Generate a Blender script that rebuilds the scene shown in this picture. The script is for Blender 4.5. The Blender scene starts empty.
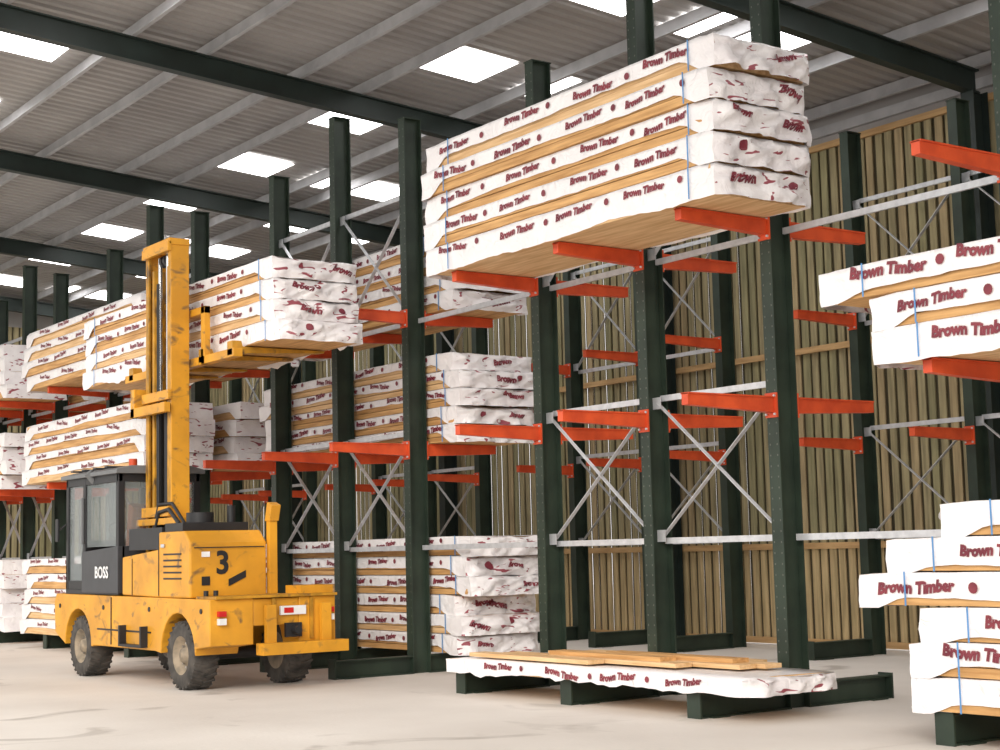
import bpy, random
from math import *
from mathutils import Vector, noise, Matrix
random.seed(7)
scn=bpy.context.scene
col=scn.collection
try:
    scn.view_settings.view_transform='Standard'
except Exception: pass
scn.view_settings.exposure=0.05

# ------------------------------------------------------------ materials
def mat(name,c,rough=.6,metal=0,c2=None,scale=5,stretch=(1,1,1),bump=0,bscale=30,spec=.4,lo=.35,hi=.65,coord='Object',detail=4,blot=None,dist=0):
    m=bpy.data.materials.new(name);m.use_nodes=True;nt=m.node_tree;b=nt.nodes['Principled BSDF']
    b.inputs['Base Color'].default_value=(*c,1);b.inputs['Roughness'].default_value=rough;b.inputs['Metallic'].default_value=metal
    b.inputs['Specular IOR Level'].default_value=spec
    tc=nt.nodes.new('ShaderNodeTexCoord');mp=nt.nodes.new('ShaderNodeMapping');mp.inputs['Scale'].default_value=stretch
    nt.links.new(tc.outputs[coord],mp.inputs[0])
    if c2 is None: c2=tuple(x*.82 for x in c)
    n=nt.nodes.new('ShaderNodeTexNoise');n.inputs['Scale'].default_value=scale;n.inputs['Detail'].default_value=detail
    nt.links.new(mp.outputs[0],n.inputs['Vector'])
    r=nt.nodes.new('ShaderNodeValToRGB');r.color_ramp.elements[0].position=lo;r.color_ramp.elements[1].position=hi
    r.color_ramp.elements[0].color=(*c2,1);r.color_ramp.elements[1].color=(*c,1)
    nt.links.new(n.outputs['Fac'],r.inputs[0]);out=r.outputs[0]
    if blot:  # (colour, scale, threshold, stretch)
        n3=nt.nodes.new('ShaderNodeTexNoise');n3.inputs['Scale'].default_value=blot[1];n3.inputs['Detail'].default_value=blot[4] if len(blot)>4 else 1.5;n3.inputs['Distortion'].default_value=1.0
        mp3=nt.nodes.new('ShaderNodeMapping');mp3.inputs['Scale'].default_value=blot[3];nt.links.new(tc.outputs[coord],mp3.inputs[0]);nt.links.new(mp3.outputs[0],n3.inputs['Vector'])
        r3=nt.nodes.new('ShaderNodeValToRGB');r3.color_ramp.elements[0].position=blot[2];r3.color_ramp.elements[1].position=blot[2]+(.02 if len(blot)<5 else .12)
        nt.links.new(n3.outputs['Fac'],r3.inputs[0])
        mx=nt.nodes.new('ShaderNodeMix');mx.data_type='RGBA';nt.links.new(r3.outputs[0],mx.inputs[0]);nt.links.new(out,mx.inputs[6]);mx.inputs[7].default_value=(*blot[0],1);out=mx.outputs[2]
    nt.links.new(out,b.inputs['Base Color'])
    if bump:
        n2=nt.nodes.new('ShaderNodeTexNoise');n2.inputs['Scale'].default_value=bscale;n2.inputs['Detail'].default_value=3;n2.inputs['Distortion'].default_value=dist
        nt.links.new(mp.outputs[0],n2.inputs['Vector'])
        bp=nt.nodes.new('ShaderNodeBump');bp.inputs['Strength'].default_value=bump;bp.inputs['Distance'].default_value=.03
        nt.links.new(n2.outputs['Fac'],bp.inputs['Height']);nt.links.new(bp.outputs[0],b.inputs['Normal'])
    return m
M={}
M['green']=mat('rack_green_paint',(.028,.045,.030),.5,0,(.017,.028,.019),3)
M['hole']=mat('slot_shadow_steel',(.12,.13,.11),.6)
M['orange']=mat('arm_orange_paint',(.74,.10,.028),.45,0,(.56,.065,.02),4)
M['galv']=mat('galvanised_steel',(.62,.63,.65),.4,.3,(.5,.51,.53),12)
M['wrap']=mat('white_pack_wrap',(.90,.875,.875),.3,0,(.82,.79,.795),2,bump=.8,bscale=5,dist=1.8)
M['wrapend']=mat('folded_pack_wrap',(.88,.85,.85),.3,0,(.76,.72,.73),4,bump=.6,bscale=7,dist=1.5,blot=((.30,.07,.09),4.6,.64,(1,1,3.2)))
M['print']=mat('maroon_print',(.25,.04,.055),.45,0,(.15,.02,.035),6)
M['wood']=mat('fresh_timber',(.70,.41,.165),.65,0,(.46,.24,.085),3,stretch=(.6,6,9))
M['wood2']=mat('pale_timber',(.80,.54,.29),.65,0,(.60,.36,.16),3,stretch=(.6,6,9))
M['strap']=mat('blue_strap',(.12,.30,.60),.4)
M['board']=mat('weathered_boarding',(.43,.365,.205),.85,0,(.26,.22,.125),2.2,stretch=(7,7,.5),bump=.3,bscale=12)
M['board2']=mat('olive_boarding',(.36,.325,.175),.85,0,(.22,.20,.11),2.2,stretch=(7,7,.5),bump=.3,bscale=12)
M['board3']=mat('tan_boarding',(.50,.39,.22),.85,0,(.32,.245,.135),2.2,stretch=(7,7,.5),bump=.3,bscale=12)
M['boardlow']=mat('lit_lower_boarding',(.60,.46,.25),.85,0,(.38,.29,.15),2.2,stretch=(7,7,.5),bump=.3,bscale=12)  # paler than the upper boards: light on the wall base put into the colour
M['boardback']=mat('gap_shade_rear_boarding',(.12,.10,.06),.9,0,(.07,.06,.04),2.2,stretch=(7,7,.5))  # rear boards coloured dark, painting in the shade of the board gaps
M['rail']=mat('boarding_rail',(.62,.40,.19),.8,0,(.44,.27,.12),3,stretch=(.5,5,5))
M['roof']=mat('roof_sheet_grey',(.36,.345,.33),.5,0,(.29,.275,.265),.6)
M['purlin']=mat('purlin_steel',(.46,.46,.47),.5,.2,(.36,.36,.37),3)
M['steel']=mat('dark_green_steel',(.022,.034,.03),.5,0,(.016,.024,.02),2)
M['floor']=mat('concrete_floor',(.83,.785,.73),.7,0,(.64,.59,.54),.35,bump=.12,bscale=18,lo=.3,hi=.7,detail=9,blot=((.50,.455,.41),.8,.60,(1,1,1),8))
M['yellow']=mat('truck_yellow',(.74,.345,.025),.45,0,(.54,.25,.02),2.0,detail=7,blot=((.22,.12,.04),3.5,.58,(1,1,1.6),9))
M['yellow2']=mat('mast_yellow',(.58,.28,.02),.5,0,(.33,.165,.015),6,detail=6,blot=((.12,.07,.03),5,.57,(1,1,.5),9))
M['black']=mat('black_plastic',(.02,.02,.022),.5)
M['dgrey']=mat('cab_dark_frame',(.045,.047,.053),.45)
M['lgrey']=mat('cab_roof_grey',(.16,.165,.17),.5)
M['seat']=mat('seat_fabric',(.25,.07,.03),.8)
M['rubber']=mat('tyre_rubber',(.09,.08,.07),.85,0,(.04,.037,.034),8)
M['rim']=mat('wheel_rim',(.34,.27,.19),.6,0,(.18,.15,.11),8)
M['chrome']=mat('hydraulic_rod',(.6,.6,.6),.2,.9)
M['white']=mat('white_lettering',(.85,.85,.85),.5)
M['red']=mat('red_lens',(.6,.02,.02),.3)
g=bpy.data.materials.new('cab_glass');g.use_nodes=True
b=g.node_tree.nodes['Principled BSDF'];b.inputs['Base Color'].default_value=(.45,.5,.5,1);b.inputs['Roughness'].default_value=.05;b.inputs['Alpha'].default_value=.22
M['glass']=g
s=bpy.data.materials.new('rooflight_panel');s.use_nodes=True
b=s.node_tree.nodes['Principled BSDF'];b.inputs['Base Color'].default_value=(.9,.9,.9,1);b.inputs['Emission Color'].default_value=(1,.99,.985,1);b.inputs['Emission Strength'].default_value=7
M['sky']=s
KEYS=list(M)

# ------------------------------------------------------------ mesh builder
class MB:
    def __init__(s): s.v=[];s.f=[];s.m=[];s.s=[]
    def add(s,vs,fs,m,smooth=False):
        o=len(s.v);s.v+=[tuple(p) for p in vs]
        for f in fs: s.f.append(tuple(i+o for i in f));s.m.append(m);s.s.append(smooth)
    def box(s,x0,x1,y0,y1,z0,z1,m):
        vs=[(x,y,z) for z in (z0,z1) for y in (y0,y1) for x in (x0,x1)]
        s.add(vs,[(0,2,3,1),(4,5,7,6),(0,1,5,4),(2,6,7,3),(0,4,6,2),(1,3,7,5)],m)
    def beam(s,p,q,w,t,m,up=(0,0,1)):
        p=Vector(p);q=Vector(q);d=(q-p).normalized();u=Vector(up)
        if abs(d.dot(u))>.98:u=Vector((0,1,0))
        a=d.cross(u).normalized()*w/2;c=a.cross(d).normalized()*t/2
        vs=[p-a-c,p+a-c,p+a+c,p-a+c,q-a-c,q+a-c,q+a+c,q-a+c]
        s.add(vs,[(0,1,2,3),(7,6,5,4),(0,4,5,1),(1,5,6,2),(2,6,7,3),(3,7,4,0)],m)
    def cyl(s,p,q,r,m,n=16,r2=None,smooth=True):
        p=Vector(p);q=Vector(q);d=(q-p).normalized();u=Vector((0,0,1)) if abs(d.z)<.9 else Vector((1,0,0))
        a=d.cross(u).normalized();c=a.cross(d);r2=r if r2 is None else r2
        vs=[];
        for k in range(n):
            t=2*pi*k/n;e=a*cos(t)+c*sin(t);vs+= [p+e*r,q+e*r2]
        s.add(vs,[(2*k,2*k+1,(2*k+3)%(2*n),(2*k+2)%(2*n)) for k in range(n)],m,smooth)
        s.add([p+(a*cos(2*pi*k/n)+c*sin(2*pi*k/n))*r for k in range(n)],[tuple(range(n))],m)
        s.add([q+(a*cos(2*pi*k/n)+c*sin(2*pi*k/n))*r2 for k in range(n)],[tuple(reversed(range(n)))],m)
    def lathe(s,c,prof,m,n=32):
        vs=[];k=len(prof)
        for i in range(n):
            t=2*pi*i/n
            for (yo,r) in prof: vs.append((c[0]+r*cos(t),c[1]+yo,c[2]+r*sin(t)))
        fs=[]
        for i in range(n):
            for j in range(k-1):
                a=i*k+j;b2=((i+1)%n)*k+j;fs.append((a,a+1,b2+1,b2))
        s.add(vs,fs,m,True)
    def polyY(s,pts,y0,y1,m):
        n=len(pts)
        s.add([(x,y0,z) for x,z in pts]+[(x,y1,z) for x,z in pts],[tuple(range(n)),tuple(reversed(range(n,2*n)))]+[(i,i+n,(i+1)%n+n,(i+1)%n) for i in range(n)],m)
    def polyX(s,pts,x0,x1,m):
        n=len(pts)
        s.add([(x0,y,z) for y,z in pts]+[(x1,y,z) for y,z in pts],[tuple(range(n)),tuple(reversed(range(n,2*n)))]+[(i,i+n,(i+1)%n+n,(i+1)%n) for i in range(n)],m)
    def tube(s,pts,r,m,n=8):
        for a,b2 in zip(pts[:-1],pts[1:]): s.cyl(a,b2,r,m,n)
    def obj(s,name,parent=None,bevel=0,fixn=True):
        me=bpy.data.meshes.new(name);me.from_pydata(s.v,[],s.f)
        used=sorted(set(s.m),key=KEYS.index)
        for k in used: me.materials.append(M[k])
        ix={k:i for i,k in enumerate(used)}
        me.polygons.foreach_set('material_index',[ix[k] for k in s.m])
        me.polygons.foreach_set('use_smooth',s.s);me.update()
        if fixn:
            import bmesh
            bm=bmesh.new();bm.from_mesh(me);bmesh.ops.recalc_face_normals(bm,faces=bm.faces);bm.to_mesh(me);bm.free()
        o=bpy.data.objects.new(name,me);col.objects.link(o)
        if parent:o.parent=parent
        if bevel:
            md=o.modifiers.new('bevel','BEVEL');md.width=bevel;md.segments=2;md.limit_method='ANGLE';md.angle_limit=radians(50)
        return o

def textmesh(body,size,res=2,shear=0,off=0,ext=0):
    cu=bpy.data.curves.new('tmp','FONT');cu.body=body;cu.size=size;cu.resolution_u=res;cu.shear=shear;cu.offset=off
    cu.align_x='CENTER';cu.align_y='CENTER'
    ob=bpy.data.objects.new('tmp',cu);col.objects.link(ob);bpy.context.view_layer.update()
    dg=bpy.context.evaluated_depsgraph_get();me=bpy.data.meshes.new_from_object(ob.evaluated_get(dg))
    v=[(p.co.x,p.co.y) for p in me.vertices];f=[tuple(p.vertices) for p in me.polygons]
    bpy.data.objects.remove(ob);bpy.data.curves.remove(cu);bpy.data.meshes.remove(me)
    return v,f
TXT=textmesh('Brown Timber',.2,2,.15,.012)
TXS=textmesh('Brown',.2,2,.2,.012)
TLO=textmesh('Brown Timber',.2,1,.15,.010)
LOGO=([(.085*cos(2*pi*k/12),.085*sin(2*pi*k/12)) for k in range(12)],[tuple(range(12))])

# ------------------------------------------------------------ timber packs
def sm(t): t=max(0,min(1,t));return t*t*(3-2*t)
def pack(mb,x0,x1,y0,y1,z0,h,seed,near=True,cover=.5,wood='wood',text=True,endtext=True,droop=0,tsc=.5):
    zt=z0+h;sv=Vector((seed*3.7,seed*1.3,seed*7.1))
    nb=3 if near else 2
    for k in range(nb):
        o=random.uniform(-.012,.012);e=random.uniform(.04,.07)
        mb.box(x0+e,x1-e,y0+.018+o,y1-.022-o,z0+k*h*.96/nb+.004,z0+(k+1)*h*.96/nb-.004,wood)
    def D(x,y,z):
        p=Vector((x,y,z));e=1-min(1,min(x-x0,x1-x)/.4);e=max(0,min(1,e))
        a=noise.noise_vector(p*1.9+sv)*.006+noise.noise_vector(p*6+sv)*(.005+.018*e)
        if e>.2: a+=noise.noise_vector(p*12+sv)*.007*e
        top=max(0,(z-zt+.05)/.05)
        return Vector((x+a.x,y+a.y,z+a.z*(.7 if z>z0+.05 else .3)-.015*e*e*top))
    step=.09 if near else .2
    nx=max(8,int((x1-x0)/step));nf=5 if near else 3;nt=4;nbk=2
    hem0=z0+h*(1-cover);sl=random.uniform(-.04,.04)
    def hem(x,side):
        e=1-min(1,min(x-x0,x1-x)/.45)
        t=(x-x0)/(x1-x0)-.5
        w=hem0+sl*t+noise.noise(Vector((x*.9,side*5,seed*2.1)))*.025+noise.noise(Vector((x*5,side*5,seed)))*.012
        if droop: w=z0-.01+noise.noise(Vector((x*1.3,side*5,seed*2.1)))*droop+noise.noise(Vector((x*6,side*5,seed)))*droop*.5
        w=max(w,z0-(droop or 0))
        return w+(z0-.02-w)*sm(e*1.5)
    vs=[];cnt=nf+nt+nbk+1
    for i in range(nx+1):
        x=x0+(x1-x0)*i/nx
        zf=hem(x,0);zb=hem(x,1);row=[]
        for j in range(nf): row.append((x,y0,zf+(zt-zf)*j/nf))
        for j in range(nt): row.append((x,y0+(y1-y0)*j/nt,zt))
        for j in range(nbk+1): row.append((x,y1,zt+(zb-zt)*j/nbk))
        vs+=[D(*p) for p in row]
    fs=[(i*cnt+j,(i+1)*cnt+j,(i+1)*cnt+j+1,i*cnt+j+1) for i in range(nx) for j in range(cnt-1)]
    mb.add(vs,fs,'wrap',True)
    ny,nz=(28,10) if near else (5,3)
    def E(xe,sg,y,z):
        q=D(xe,y,z);u=(y-y0)/(y1-y0)*ny;v=(z-z0)/(zt-z0)*nz
        inn=max(0,min(1,min(u,ny-u)/3.))*max(0,min(1,(nz-v)/2))
        r=abs(noise.noise(Vector((y*3+z*2.5,z*6,seed+sg*9))))*.11+(1-abs(noise.noise(Vector((y*5-z*9,z*4,seed*2)))))**5*.05+noise.noise(Vector((y*16,z*16,seed)))*.006
        q.x+=sg*(r*inn+.015*inn);return q
    for xe,sg in ((x1,1),(x0,-1)):
        vs=[E(xe,sg,y0+(y1-y0)*i/ny,z0-.02+(zt-z0+.02)*j/nz) for i in range(ny+1) for j in range(nz+1)]
        fs=[(i*(nz+1)+j,(i+1)*(nz+1)+j,(i+1)*(nz+1)+j+1,i*(nz+1)+j+1) for i in range(ny) for j in range(nz)]
        mb.add(vs,fs,'wrapend',True)
        if near and endtext and sg>0 and h>.2:
            for rep in range(random.choice((1,1,2))):
                v,f=random.choice((TXS,TXS,LOGO));yc=y0+(y1-y0)*random.uniform(.2,.8);zc=z0+h*random.uniform(.4,.6);sc=random.uniform(.4,.58);an=random.uniform(-.3,.3);ca,sa=cos(an)*sc,sin(an)*sc
                mb.add([E(xe,sg,yc+a*ca-bb*sa,zc+a*sa+bb*ca)+Vector((.014,0,0)) for a,bb in v],f,'print')
    if text:
        v,f=TXT if near else TLO
        hh=zt-max(hem0,z0)
        sc=min(tsc,hh*.75/.17)
        x=x0+.2+random.uniform(.3,1.0)
        while x<x1-.5:
            zz=zt-hh*.5+random.uniform(-.02,.02);tl=random.uniform(-.05,.05);s2=sc*random.uniform(.88,1.05);ph=random.uniform(0,6)
            mb.add([D(x+a*s2,y0,zz+bb*s2+a*tl+.006*sin(a*9+ph))+Vector((0,-.010,0)) for a,bb in v],f,'print')
            x+=1.24*sc*.5+random.uniform(.13,.22)
            if x<x1-.3 and near:
                mb.add([D(x+a*sc*.8,y0,zz+bb*sc*.8)+Vector((0,-.010,0)) for a,bb in LOGO[0]],LOGO[1],'print')
            x+=random.choice((.14,.22,.4))+1.24*sc*.5

SEED=[1]
def stack(x0,x1,y0,y1,z0,n,pitch,near=True,rag=.12,starts=None,straps=True,covers=(.6,.66),name='wrapped_timber_stack',droop0=0,tsc=.5):
    mb=MB()
    for k in range(n):
        SEED[0]+=1
        a=x0+(starts[k] if starts else random.uniform(-rag,rag));b_=x1+random.uniform(-rag,rag)
        dy=random.uniform(-.02,.02)
        pack(mb,a,b_,y0+dy,y1+dy,z0+k*pitch,pitch-.008,SEED[0],near,random.uniform(*covers),random.choice(('wood','wood','wood2')),droop=droop0 if k==0 else 0,tsc=tsc)
        if straps and near:
            for sx in (a+.45,b_-.32):
                y_=y0+dy-.02
                mb.box(sx,sx+.012,y_,y_+.006,z0+k*pitch,z0+(k+1)*pitch,'strap')
    return mb.obj(name,fixn=False)

# ------------------------------------------------------------ racks
YR=10.622;ARM=1.213;Z1=4.46;Z2=2.787
def arm(mb,x,yc,z,sg,L):
    y0=yc+sg*.13;y1=yc+sg*L
    w=.042
    vs=[(x-w,y0,z-.085),(x+w,y0,z-.085),(x+w,y0,z+.06),(x-w,y0,z+.06),(x-w,y1,z-.045),(x+w,y1,z-.045),(x+w,y1,z+.06),(x-w,y1,z+.06)]
    mb.add(vs,[(0,1,2,3),(7,6,5,4),(0,4,5,1),(1,5,6,2),(2,6,7,3),(3,7,4,0)],'orange')
    mb.box(x-w-.012,x+w+.012,min(y0,y1),max(y0,y1),z+.052,z+.066,'orange')
    mb.box(x-.075,x+.075,min(y0,y0+sg*.018),max(y0,y0+sg*.018),z-.13,z+.10,'orange')
    for sx in (-.055,.055):
        for sz in (-.1,.07): mb.cyl((x+sx,y0+sg*.018,z+sz),(x+sx,y0+sg*.034,z+sz),.012,'galv',6,smooth=False)
def rack(xs,yc,front=True,back=True,tall_mid=True,holes=True,levels=(Z1,Z2)):
    mb=MB();xs=sorted(xs,reverse=True)
    for i,x in enumerate(xs):
        top=7.5 if (i==1 and tall_mid) else 7.05
        fw=.072;dp=.13
        mb.box(x-fw,x+fw,yc-dp,yc-dp+.014,.0,top,'green');mb.box(x-fw,x+fw,yc+dp-.014,yc+dp,.0,top,'green')
        mb.box(x-.006,x+.006,yc-dp+.014,yc+dp-.014,.0,top,'green')
        mb.box(x-fw-.01,x+fw+.01,yc-dp-.01,yc+dp+.01,top,top+.012,'green')
        if holes:
            z=.5
            while z<top-.1:
                for sx in (-.045,.045):
                    mb.box(x+sx-.006,x+sx+.006,yc-dp-.002,yc-dp,z,z+.016,'hole')
                z+=.10
        a=yc-(1.224 if front else .13);b_=yc+(1.224 if back else .13)
        for (u,v) in ((a,yc-.13),(yc+.13,b_)):
            if v-u<.1: continue
            mb.box(x-.07,x+.07,u,v,.205,.22,'green');mb.box(x-.07,x+.07,u,v,0,.015,'green');mb.box(x-.007,x+.007,u,v,.015,.205,'green')
        for ye,sg,ok in ((a,1,front),(b_,-1,back)):
            if ok: mb.box(x-.085,x+.085,min(ye,ye-sg*.02),max(ye,ye-sg*.02),0,.24,'green')
            if ok: mb.box(x-.12,x+.12,ye+(.1 if sg>0 else -.3),ye+(.3 if sg>0 else -.1),0,.012,'green')
        for z in levels:
            if front: arm(mb,x,yc,z,-1,ARM)
            if back: arm(mb,x,yc,z,1,ARM)
    for i in range(len(xs)-1):
        A=xs[i]-.07;B=xs[i+1]+.07
        for z in (1.55,3.0,4.42,6.1):
            mb.box(B,A,yc+.03,yc+.06,z-.03,z+.03,'galv');mb.box(B,A,yc+.06,yc+.09,z+.02,z+.03,'galv')
        for (za,zb) in ((1.6,2.95),(4.5,6.05)):
            mb.beam((A,yc,za),(B,yc,zb),.008,.05,'galv',(0,1,0));mb.beam((A,yc+.02,zb),(B,yc+.02,za),.008,.05,'galv',(0,1,0))
            for q in ((A,za),(A,zb),(B,za),(B,zb)): mb.box(q[0]-.06,q[0]+.06,yc-.02,yc-.01,q[1]-.06,q[1]+.06,'galv')
    return mb.obj('cantilever_rack')
S=1.82
G_R=[-7.70,-7.70+S,-7.70+2*S];G_A=[-10.408-S*k for k in range(3)];G_D=[-16.826-S*k for k in range(3)]
G_G=[-23.24-S*k for k in range(3)];G_J=[-29.66-S*k for k in range(3)]
for gidx,G in enumerate((G_R,G_A,G_D,G_G,G_J)): rack(G,YR,True,True,True,gidx<4)
YB=16.2
for G in ([-4.3,-6.12,-7.94],[-10.73,-12.55,-14.37],[-17,-18.82,-20.64],[-23.4,-25.22,-27.04],[-29.9,-31.7,-33.5]):
    rack(G,YB,True,False,False,False)
mb=MB()
for (a,b_) in ((G_R[0],G_A[0]),(G_A[2],G_D[0]),(G_D[2],G_G[0]),(G_G[2],G_J[0])):
    for z in (1.55,4.42): mb.box(b_+.075,a-.075,YR+.03,YR+.06,z-.03,z+.03,'galv')
mb.obj('rack_tie_rail')

# ------------------------------------------------------------ stacks
YF0,YF1=9.33,10.46;YK0,YK1=10.80,11.93
T1=Z1+.07;T2=Z2+.07;T0=.245
stack(-14.4,-9.76,YF0-.05,YF1,T1,5,.286,rag=.04,covers=(.57,.64),droop0=.05,tsc=.5)
mb=MB()
pack(mb,-14.2,-9.72,9.30,10.44,T0,.13,91,True,.9,'wood2',droop=.07,tsc=.42)
mb.obj('wrapped_timber_stack',fixn=False)
mb=MB()
for k,(a,b_,y) in enumerate(((-13.9,-11.9,9.40),(-13.6,-10.9,9.62),(-13.0,-10.3,9.84),(-13.4,-10.2,10.06),(-13.1,-10.6,10.28))):
    mb.box(a,b_,y,y+.2,T0+.15,T0+.19,'wood2')
for k,(a,b_,y) in enumerate(((-12.9,-11.2,9.7),(-12.3,-10.5,9.95))): mb.box(a,b_,y,y+.2,T0+.19,T0+.23,'wood')
mb.obj('loose_timber_boards')
stack(-8.15,-3.3,YF0,YF1,T2,3,.262,starts=[0,-.02,-.5],covers=(.68,.78),droop0=.05,tsc=.6)
stack(-7.9,-3.3,YF0,YF1,T0,6,.255,starts=[-.05,-.05,.05,-.5,-.22,.3],covers=(.7,.85),tsc=.6)
stack(-21.4,-16.12,YK0,YK1+.1,T0,6,.24,rag=.28,covers=(.5,.62),tsc=.45)
stack(-21.4,-16.12,YK0,YK1+.1,T2,5,.225,rag=.12,covers=(.45,.55),tsc=.45)
stack(-21.4,-16.35,YK0,YK1,T1,4,.25,rag=.22,covers=(.5,.6),tsc=.45)
for (xa,xb) in ((-27.9,-22.5),(-34.2,-29.0)):
    for (z,n) in ((T0,5),(T2,4),(T1,4)):
        stack(xa,xb,YF0,YF1,z,n,.26,near=False,rag=.15,straps=False,covers=(.45,.6),tsc=.45)
        stack(xa,xb+.2,YK0,YK1,z,n,.26,near=False,rag=.15,straps=False,covers=(.45,.6),tsc=.45)

# ------------------------------------------------------------ forklift
fk=bpy.data.objects.new('sideloader_forklift',None);col.objects.link(fk);fk.location=(-18.4,8.3,0)
def P(mb,name,bevel=.012,fixn=True):
    o=mb.obj(name,None,bevel,fixn);o.parent=fk;o.matrix_parent_inverse=Matrix.Translation((18.4,-8.3,0));return o
WX=(-16.95,-20.1);WR=.39;XE=-16.08;YE=9.02
def arch(cx,r=.47,n=12):
    return [(cx+r*cos(pi*k/n),.40+r*sin(pi*k/n)) for k in range(n+1)]
a2=list(reversed(arch(WX[1])));a1=list(reversed(arch(WX[0])))
pts=[(XE,.52),(XE,1.03),(-20.9,1.06),(-20.98,.95),(-20.95,.55),(-20.6,.42)]+a2+[(-19.5,.42),(-17.6,.42)]+a1+[(-16.45,.48)]
mb=MB()
mb.polyY(pts,7.45,7.98,'yellow');mb.polyY(pts,8.55,YE,'yellow')
mb.box(-17.35,XE-.01,7.98,8.55,.72,1.02,'yellow');mb.box(-20.9,-19.3,7.98,8.55,.7,1.0,'yellow');mb.box(-19.3,-17.35,7.98,8.55,.45,.6,'black')
P(mb,'chassis')
mb=MB()
mb.box(-16.55,XE+.05,7.5,YE,1.03,1.06,'yellow2')
mb.box(XE+.02,XE+.2,8.0,9.08,.40,.53,'yellow');mb.box(XE+.02,XE+.09,8.1,8.22,.5,.95,'yellow');mb.box(XE+.02,XE+.09,8.8,8.92,.5,.95,'yellow')
mb.box(XE,XE+.04,8.3,8.62,.83,.93,'white');mb.box(XE+.04,XE+.044,8.34,8.46,.85,.91,'red')
for y in (7.58,8.93): mb.box(XE,XE+.06,y-.045,y+.045,.84,.9,'red');mb.box(XE,XE+.06,y-.045,y+.045,.75,.82,'white')
for y in (8.22,8.7): mb.box(XE,XE+.03,y-.02,y+.02,.55,1.02,'yellow2')
mb.cyl((XE+.02,8.46,.66),(XE+.16,8.46,.66),.045,'black',12);mb.box(XE,XE+.05,8.36,8.56,.58,.74,'black')
mb.box(-16.5,XE-.05,8.6,YE,1.06,1.15,'yellow')
for y in (7.6,7.72): mb.cyl((-16.5,y,1.06),(-16.5,y,1.12),.03,'black',8)
mb.box(-18.5,-17.8,7.36,7.45,.45,.48,'black');mb.box(-18.5,-18.46,7.36,7.46,.48,.7,'black');mb.box(-17.84,-17.8,7.36,7.46,.48,.7,'black')
mb.box(-19.4,-17.7,7.44,7.452,.62,.64,'black');mb.box(-18.95,-18.93,7.44,7.452,.45,1.03,'black')
for x in (-20.75,-19.2,-17.75,-16.3): mb.cyl((x,7.44,.9),(x,7.452,.9),.03,'black',10)
P(mb,'rear_deck')
mb=MB()
mb.polyY([(-18.62,1.06),(-18.62,1.52),(-17.5,1.60),(-17.5,1.04)],7.46,7.7,'yellow')
mb.polyY([(-17.5,1.04),(-17.5,1.80),(-16.78,1.80),(-16.62,1.66),(-16.62,1.04)],7.46,8.42,'yellow')
P(mb,'engine_hood',.02)
mb=MB()
mb.box(-17.45,-16.95,7.52,8.35,1.80,1.9,'black');mb.box(-18.5,-17.5,7.5,7.69,1.6,1.86,'black')
for k in range(5): mb.box(-17.35,-16.85,7.452,7.46,1.25+k*.07,1.27+k*.07,'black')
mb.box(-17.50,-17.485,7.452,7.458,1.06,1.75,'black');mb.box(-18.3,-18.285,7.452,7.458,1.06,1.5,'black')
mb.box(-16.60,-16.595,7.5,8.38,1.60,1.612,'black');mb.box(-17.4,-17.3,7.44,7.46,1.62,1.66,'chrome')
mb.cyl((-17.2,7.85,1.9),(-17.2,7.85,2.02),.16,'black',16)
mb.cyl((-17.1,8.2,1.9),(-17.1,8.2,2.1),.05,'black',12)
mb.tube([(-18.2,7.72,1.85),(-18.1,7.72,2.05),(-17.8,7.72,2.08),(-17.5,7.72,1.9)],.025,'black')
mb.tube([(-18.3,7.74,1.85),(-18.15,7.74,2.15),(-17.75,7.74,2.15),(-17.4,7.76,1.88)],.02,'black')
mb.box(-16.66,-16.58,8.44,8.54,1.06,2.02,'yellow');mb.polyY([(-16.68,1.9),(-16.56,1.9),(-16.5,2.08),(-16.62,2.12)],8.43,8.55,'yellow')
P(mb,'engine_cover_grille',.006)
def textpart(body,size,org,axis,m,name,off=.004):
    v,f=textmesh(body,size,3,0,off);mb=MB()
    if axis=='Y': mb.add([(org[0]+a,org[1],org[2]+b2) for a,b2 in v],f,m)
    else: mb.add([(org[0],org[1]+a,org[2]+b2) for a,b2 in v],f,m)
    P(mb,name,0,False)
textpart('3',.36,(-16.612,7.86,1.42),'X','black','fleet_number',.01)
textpart('BOSS',.20,(-19.22,7.425,1.33),'Y','white','side_lettering',.006)
mb=MB()
mb.add([(-16.61,7.93,1.16),(-16.61,8.15,1.26),(-16.61,8.15,1.34),(-16.61,7.93,1.24)],[(0,1,2,3)],'black');mb.box(-16.615,-16.608,7.6,7.7,1.18,1.28,'black');mb.box(-16.615,-16.608,7.6,7.7,1.5,1.56,'white')
P(mb,'hood_decal',0)
# cab
cx0,cx1,cy0,cy1=-20.55,-18.72,7.45,8.55;mb=MB()
mb.box(cx0,cx1,cy0+.0,cy1,1.06,1.12,'black')
mb.polyY([(cx0+.62,1.08),(cx1+.02,1.08),(cx1+.02,1.66),(cx0+.62,1.60)],cy0-.015,cy0+.05,'dgrey')
mb.box(cx1-.05,cx1,cy0,cy1,1.12,1.66,'dgrey');mb.box(cx0,cx0+.05,cy0,cy1,1.12,1.45,'dgrey')
fr=.085
for x in (cx0,cx0+.62,cx1-fr):
    for y in (cy0,cy1-fr):
        if x==cx0+.62 and y>8: continue
        mb.box(x,x+fr,y,y+fr,1.12,2.58,'black')
for z in (1.12,2.46):
    mb.box(cx0,cx1,cy0+.005,cy0+.06,z,z+.11,'black');mb.box(cx0,cx1,cy1-.06,cy1-.005,z,z+.11,'black')
    mb.box(cx1-.06,cx1-.005,cy0,cy1,z,z+.11,'black');mb.box(cx0+.005,cx0+.06,cy0,cy1,z,z+.11,'black')
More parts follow.
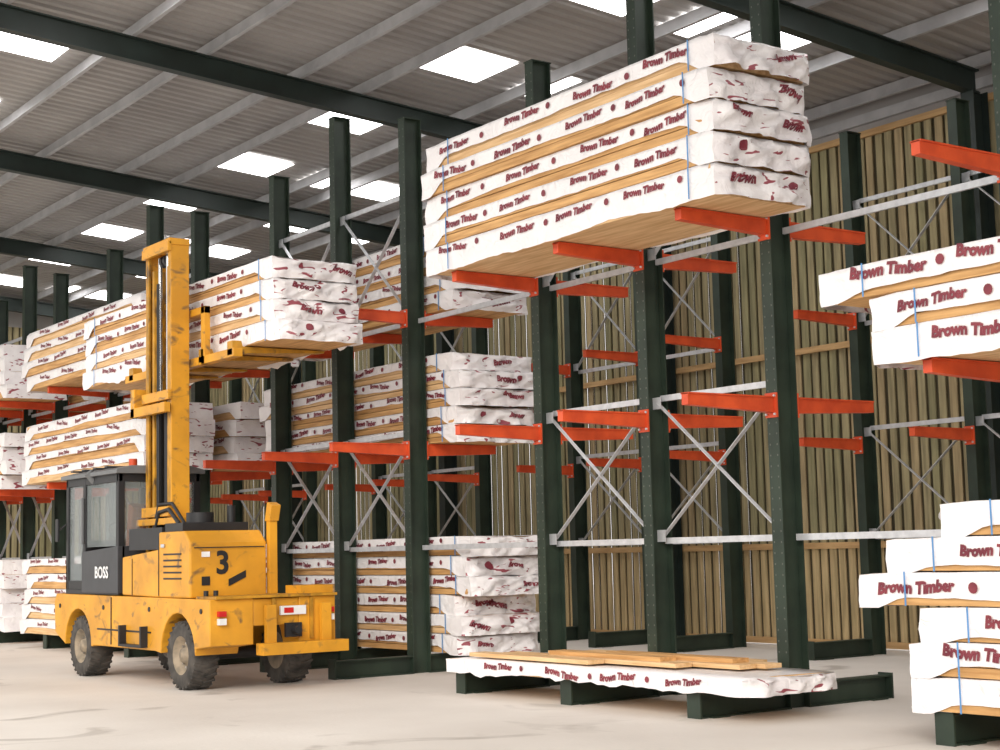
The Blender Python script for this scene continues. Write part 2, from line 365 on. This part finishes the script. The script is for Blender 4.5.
mb.polyX([(cy0-.05,2.56),(cy0-.05,2.61),(cy0+.15,2.66),(cy1-.15,2.66),(cy1+.04,2.61),(cy1+.04,2.56)],cx0-.08,cx1+.06,'lgrey')
for z in range(4): mb.box(cx0+.15+z*.4,cx0+.25+z*.4,cy0,cy1,2.655,2.675,'dgrey')
mb.cyl((cx0-.12,cy0-.05,1.9),(cx0+.05,cy0+.02,2.0),.012,'black',6);mb.box(cx0-.2,cx0-.1,cy0-.08,cy0-.05,1.75,2.05,'black')
mb.box(cx0+.64,cx0+.68,cy0-.04,cy0-.01,1.7,2.3,'lgrey');mb.cyl((cx1-.9,cy0-.05,2.62),(cx1-.9,cy0+.05,2.5),.06,'lgrey',12);mb.cyl((-19.6,8.0,2.66),(-19.6,8.0,2.8),.055,'orange',12)
P(mb,'cab_frame',.012)
mb=MB()
mb.box(cx0+.7,cx1-fr,cy0+.02,cy0+.03,1.66,2.48,'glass');mb.box(cx1-.03,cx1-.02,cy0+.07,cy1-.07,1.66,2.48,'glass');mb.box(cx0+.02,cx0+.03,cy0+.07,cy1-.07,1.45,2.48,'glass');mb.box(cx0+.08,cx0+.62,cy0+.02,cy0+.03,1.2,2.48,'glass')
P(mb,'cab_windows',0)
mb=MB()
mb.box(-19.75,-19.25,7.75,8.3,1.12,1.5,'black');mb.box(-19.72,-19.28,7.78,8.27,1.5,1.6,'seat');mb.polyY([(-19.32,1.55),(-19.18,1.55),(-19.05,2.15),(-19.2,2.2)],7.78,8.27,'seat')
mb.box(-20.4,-20.15,7.6,8.4,1.12,1.75,'black');mb.cyl((-20.2,8,1.7),(-20.0,8,1.85),.02,'black')
f=lambda t:(-19.98-.1*sin(t)*.9,8+.17*cos(t),1.86+.13*sin(t))
for k in range(14):
    t=2*pi*k/14;t2=2*pi*(k+1)/14
    mb.cyl(f(t),f(t2),.014,'black',6)
for y in (8.35,8.42): mb.cyl((-19.9,y,1.12),(-19.85,y,1.75),.012,'black',6)
P(mb,'cab_seat_and_wheel',0)
# mast
mb=MB();m0,m1=-18.6,-17.92;my0,my1=7.78,8.02
for x,sg in ((m0,1),(m1,-1)):
    mb.box(x-.04,x+.04,my0,my0+.03,.55,5.38,'yellow2');mb.box(x-.04,x+.04,my1-.03,my1,.55,5.38,'yellow2')
    mb.box(x-sg*.04-.012,x-sg*.04+.012,my0,my1,.55,5.38,'yellow')
    xi=x+sg*.11
    mb.box(xi-.03,xi+.03,my0+.03,my1-.05,.9,5.1,'yellow2')
for z in (5.26,3.42,2.0,.62): mb.box(m0-.07,m1+.07,my0-.05,my0,z,z+.12,'yellow')
mb.box(m0-.07,m1+.07,my0-.03,my1,5.34,5.42,'yellow')
for z in (4.6,4.25): mb.box(m0+.1,m1-.1,my1-.08,my1-.04,z,z+.08,'yellow2')
mb.box(m0-.26,m1+.12,my0-.12,my0-.04,3.26,3.38,'yellow');mb.box(m0-.26,m0-.14,my0-.12,my1,3.26,3.62,'yellow')
mb.box(m0-.2,m1+.3,my0-.06,my1-.02,1.9,1.98,'yellow')
P(mb,'mast_frame',.006)
mb=MB()
for x in (-18.38,-18.14): mb.cyl((x,7.86,.7),(x,7.86,3.3),.05,'black',12);mb.cyl((x,7.86,3.3),(x,7.86,5.25),.026,'chrome',10)
for x in (-18.31,-18.21): mb.box(x-.015,x+.015,7.93,7.95,1,5.25,'black')
for x in (-18.28,-18.24): mb.cyl((x,7.78,1),(x,7.78,4.9),.012,'black',8)
for x in (-18.31,-18.21): mb.cyl((x-.03,7.9,5.2),(x+.03,7.9,5.2),.08,'black',14)
P(mb,'mast_hydraulics',0)
mb=MB()
mb.box(-20.0,-16.7,8.05,8.17,3.83,3.93,'yellow');mb.box(-19.0,-17.5,8.05,8.13,4.45,4.54,'yellow');mb.box(-19.0,-18.9,8.05,8.13,3.83,4.54,'yellow');mb.box(-17.6,-17.5,8.05,8.13,3.83,4.54,'yellow')
for x in (-19.8,-18.9,-17.6,-16.8):
    mb.polyX([(8.05,3.85),(8.05,4.02),(8.17,4.02),(8.19,3.955),(9.28,3.955),(9.28,3.93),(8.3,3.88)],x-.07,x+.07,'yellow2')
mb.box(-18.9,-18.6,7.9,8.06,3.8,4.1,'yellow2')
P(mb,'fork_carriage',.005)
mb=MB()
for x in WX:
    for y,sg in ((7.64,-1),(8.84,1)):
        c=(x,y,WR)
        mb.lathe(c,[(-.15,.22),(-.16,.34),(-.13,.375),(-.06,.385),(.06,.385),(.13,.375),(.16,.34),(.15,.22)],'rubber',40)
        for k in range(26):
            t=2*pi*k/26
            for s2 in (-1,1):
                t3=t+s2*.06
                p=(x+.383*cos(t3),y+s2*.015,WR+.383*sin(t3));q=(x+.372*cos(t3+.1),y+s2*.15,WR+.372*sin(t3+.1))
                mb.beam(p,q,.03,.03,'rubber',(cos(t3),0,sin(t3)))
        mb.lathe(c,[(sg*.15,.225),(sg*.13,.20),(sg*.06,.17),(sg*.05,.10),(sg*.13,.08),(sg*.14,.001)],'rim',28)
        mb.lathe(c,[(-sg*.15,.225),(-sg*.1,.001)],'rim',28)
        for k in range(8):
            t=2*pi*k/8;mb.cyl((x+.135*cos(t),y+sg*.05,WR+.135*sin(t)),(x+.135*cos(t),y+sg*.085,WR+.135*sin(t)),.014,'chrome',6)
    mb.cyl((x,7.8,WR),(x,8.7,WR),.07,'black')
P(mb,'wheels',0,False)
o=stack(-22.0,-16.0,8.24,9.34,3.965,4,.245,rag=.1,covers=(.5,.6),droop0=.12,tsc=.45)

# ------------------------------------------------------------ building
XL,XRR=-38.6,6.0;YW=17.0
def zr(y): return 7.42+.075*(17-y)
mb=MB();mb.add([(-60,-25,0),(25,-25,0),(25,40,0),(-60,40,0)],[(0,1,2,3)],'floor');mb.obj('floor')
def boards(mb,a,b_,fixed,axis,zt):
    p=a
    while p<b_:
        w=.122+random.uniform(-.012,.008);j=random.uniform(0,.012);um=random.choice(('board','board','board2','board3'))
        for layer,off in ((0,0),(1,.085)):
            o=fixed+layer*.05*(1 if axis=='X' else -1);o2=o+.022*(1 if axis=='X' else -1)
            for (z0,z1,m) in ((.04,1.42,'boardlow'),(1.42,zt,um)):
                u=p+off;v=u+w
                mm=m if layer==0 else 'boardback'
                if axis=='X': mb.box(u,v,min(o,o2)+j,max(o,o2)+j,z0,z1,mm)
                else: mb.box(min(o,o2),max(o,o2),u,v,z0,z1,mm)
        p+=.175
mb=MB();boards(mb,XL,XRR,YW,'X',7.3)
for z in (.02,1.4,4.25,7.2): mb.box(XL,XRR,YW-.06,YW-.005,z,z+.09,'rail')
mb.box(XL,XRR,YW-.02,YW+.1,7.3,7.9,'roof');mb.box(XL,XRR,YW-.1,YW-.02,7.38,7.52,'purlin')
mb.obj('wall_back')
mb=MB();boards(mb,3,YW,XL,'Y',7.3)
mb.box(XL-.1,XL,3,YW,7.3,8.6,'roof')
mb.obj('wall_left')
mb=MB();vs=[];x=XL-.3;P4=[(0,0),(.09,0),(.12,.035),(.19,.035),(.22,0)]
xs=[]
while x<XRR:
    for dx,dz in P4[:-1]: xs.append((x+dx,dz))
    x+=.22
for (xx,dz) in xs:
    for y in (YW+.3,2.6): vs.append((xx,y,zr(y)+.36+dz))
fs=[(2*i,2*i+1,2*i+3,2*i+2) for i in range(len(xs)-1)]
mb.add(vs,fs,'roof')
o=mb.obj('ceiling',fixn=False)
mb=MB()
for y in (16.75,15.3,13.65,12.95,11.2,10.2,8.8,7.75,6.1,5.0,3.6,2.7):
    z=zr(y)+.34
    mb.box(XL,XRR,y-.01,y+.01,z-.17,z,'purlin');mb.box(XL,XRR,y-.06,y,z-.18,z-.165,'purlin')
mb.obj('purlin')
n=0
for k in range(10):
    xc=-7.6-3.25*k
    for (ya,yb) in ((11.45,12.4),(13.0,13.5),(13.8,14.8),(6.45,7.4),(15.5,16.2)):
        if ya==13.0 and k%2==0 and k!=2: continue
        if ya==6.45 and k%2==1 and k>6: continue
        if ya==15.5 and (k%2==1 or k<3): continue
        mb=MB();w=.52
        za=zr(ya)+.335;zb=zr(yb)+.335
        mb.add([(xc-w,ya,za),(xc+w,ya,za),(xc+w,yb,zb),(xc-w,yb,zb)],[(0,1,2,3)],'sky')
        n+=1;mb.obj('window_%d'%n,fixn=False)
for X in (-.1,-6.4,-12.72,-19.0,-25.4,-31.7,-38.0):
    mb=MB()
    for (a,b_,w) in ((-.16,-.14,.075),(.14,.16,.075),(-.14,.14,.007)):
        ya,yb=16.8,2.7
        vs=[(X+sx,y,zr(y)+dz) for y in (ya,yb) for (sx,dz) in ((-w,a),(w,a),(w,b_),(-w,b_))]
        mb.add(vs,[(0,1,2,3),(7,6,5,4),(0,4,5,1),(1,5,6,2),(2,6,7,3),(3,7,4,0)],'steel')
    mb.obj('roof_rafter')
    mb=MB()
    mb.box(X-.1,X+.1,16.62,16.635,0,7.3,'steel');mb.box(X-.1,X+.1,16.9,16.915,0,7.3,'steel');mb.box(X-.007,X+.007,16.635,16.9,0,7.3,'steel')
    mb.box(X-.17,X+.17,16.58,16.93,0,.02,'steel')
    mb.obj('building_column')
    if X<-26 or X>-3:
        mb=MB()
        mb.box(X-.1,X+.1,2.72,2.735,0,8.3,'steel');mb.box(X-.1,X+.1,2.98,2.995,0,8.3,'steel');mb.box(X-.007,X+.007,2.735,2.98,0,8.3,'steel');mb.box(X-.17,X+.17,2.6,3.1,0,.02,'steel')
        mb.obj('building_column')

# ------------------------------------------------------------ light
w=bpy.data.worlds.new('overcast');scn.world=w;w.use_nodes=True
bg=w.node_tree.nodes['Background'];bg.inputs[0].default_value=(1.0,.975,.945,1);bg.inputs[1].default_value=1.55
L=bpy.data.lights.new('soft_sun','SUN');L.energy=2.1;L.angle=radians(28);L.color=(1,.94,.86)
lo=bpy.data.objects.new('soft_sun',L);col.objects.link(lo);lo.rotation_euler=Vector((-.62,.66,-.42)).to_track_quat('-Z','Y').to_euler();lo.location=(5,-10,8)

# ------------------------------------------------------------ camera
yaw,pit,rol,f=radians(35.411),radians(6.337),radians(1.398),1573.0
fw=Vector((-cos(yaw),sin(yaw),0));ri=Vector((sin(yaw),cos(yaw),0));up=Vector((0,0,1))
F=cos(pit)*fw+sin(pit)*up;U0=-sin(pit)*fw+cos(pit)*up;R=cos(rol)*ri-sin(rol)*U0;U=cos(rol)*U0+sin(rol)*ri
cd=bpy.data.cameras.new('camera');co=bpy.data.objects.new('camera',cd);col.objects.link(co)
mt=Matrix(((R.x,U.x,-F.x,0),(R.y,U.y,-F.y,0),(R.z,U.z,-F.z,1.5),(0,0,0,1)))
co.matrix_world=mt;cd.sensor_width=36;cd.lens=36*f/1000;cd.clip_end=300;cd.clip_start=.1
scn.camera=co
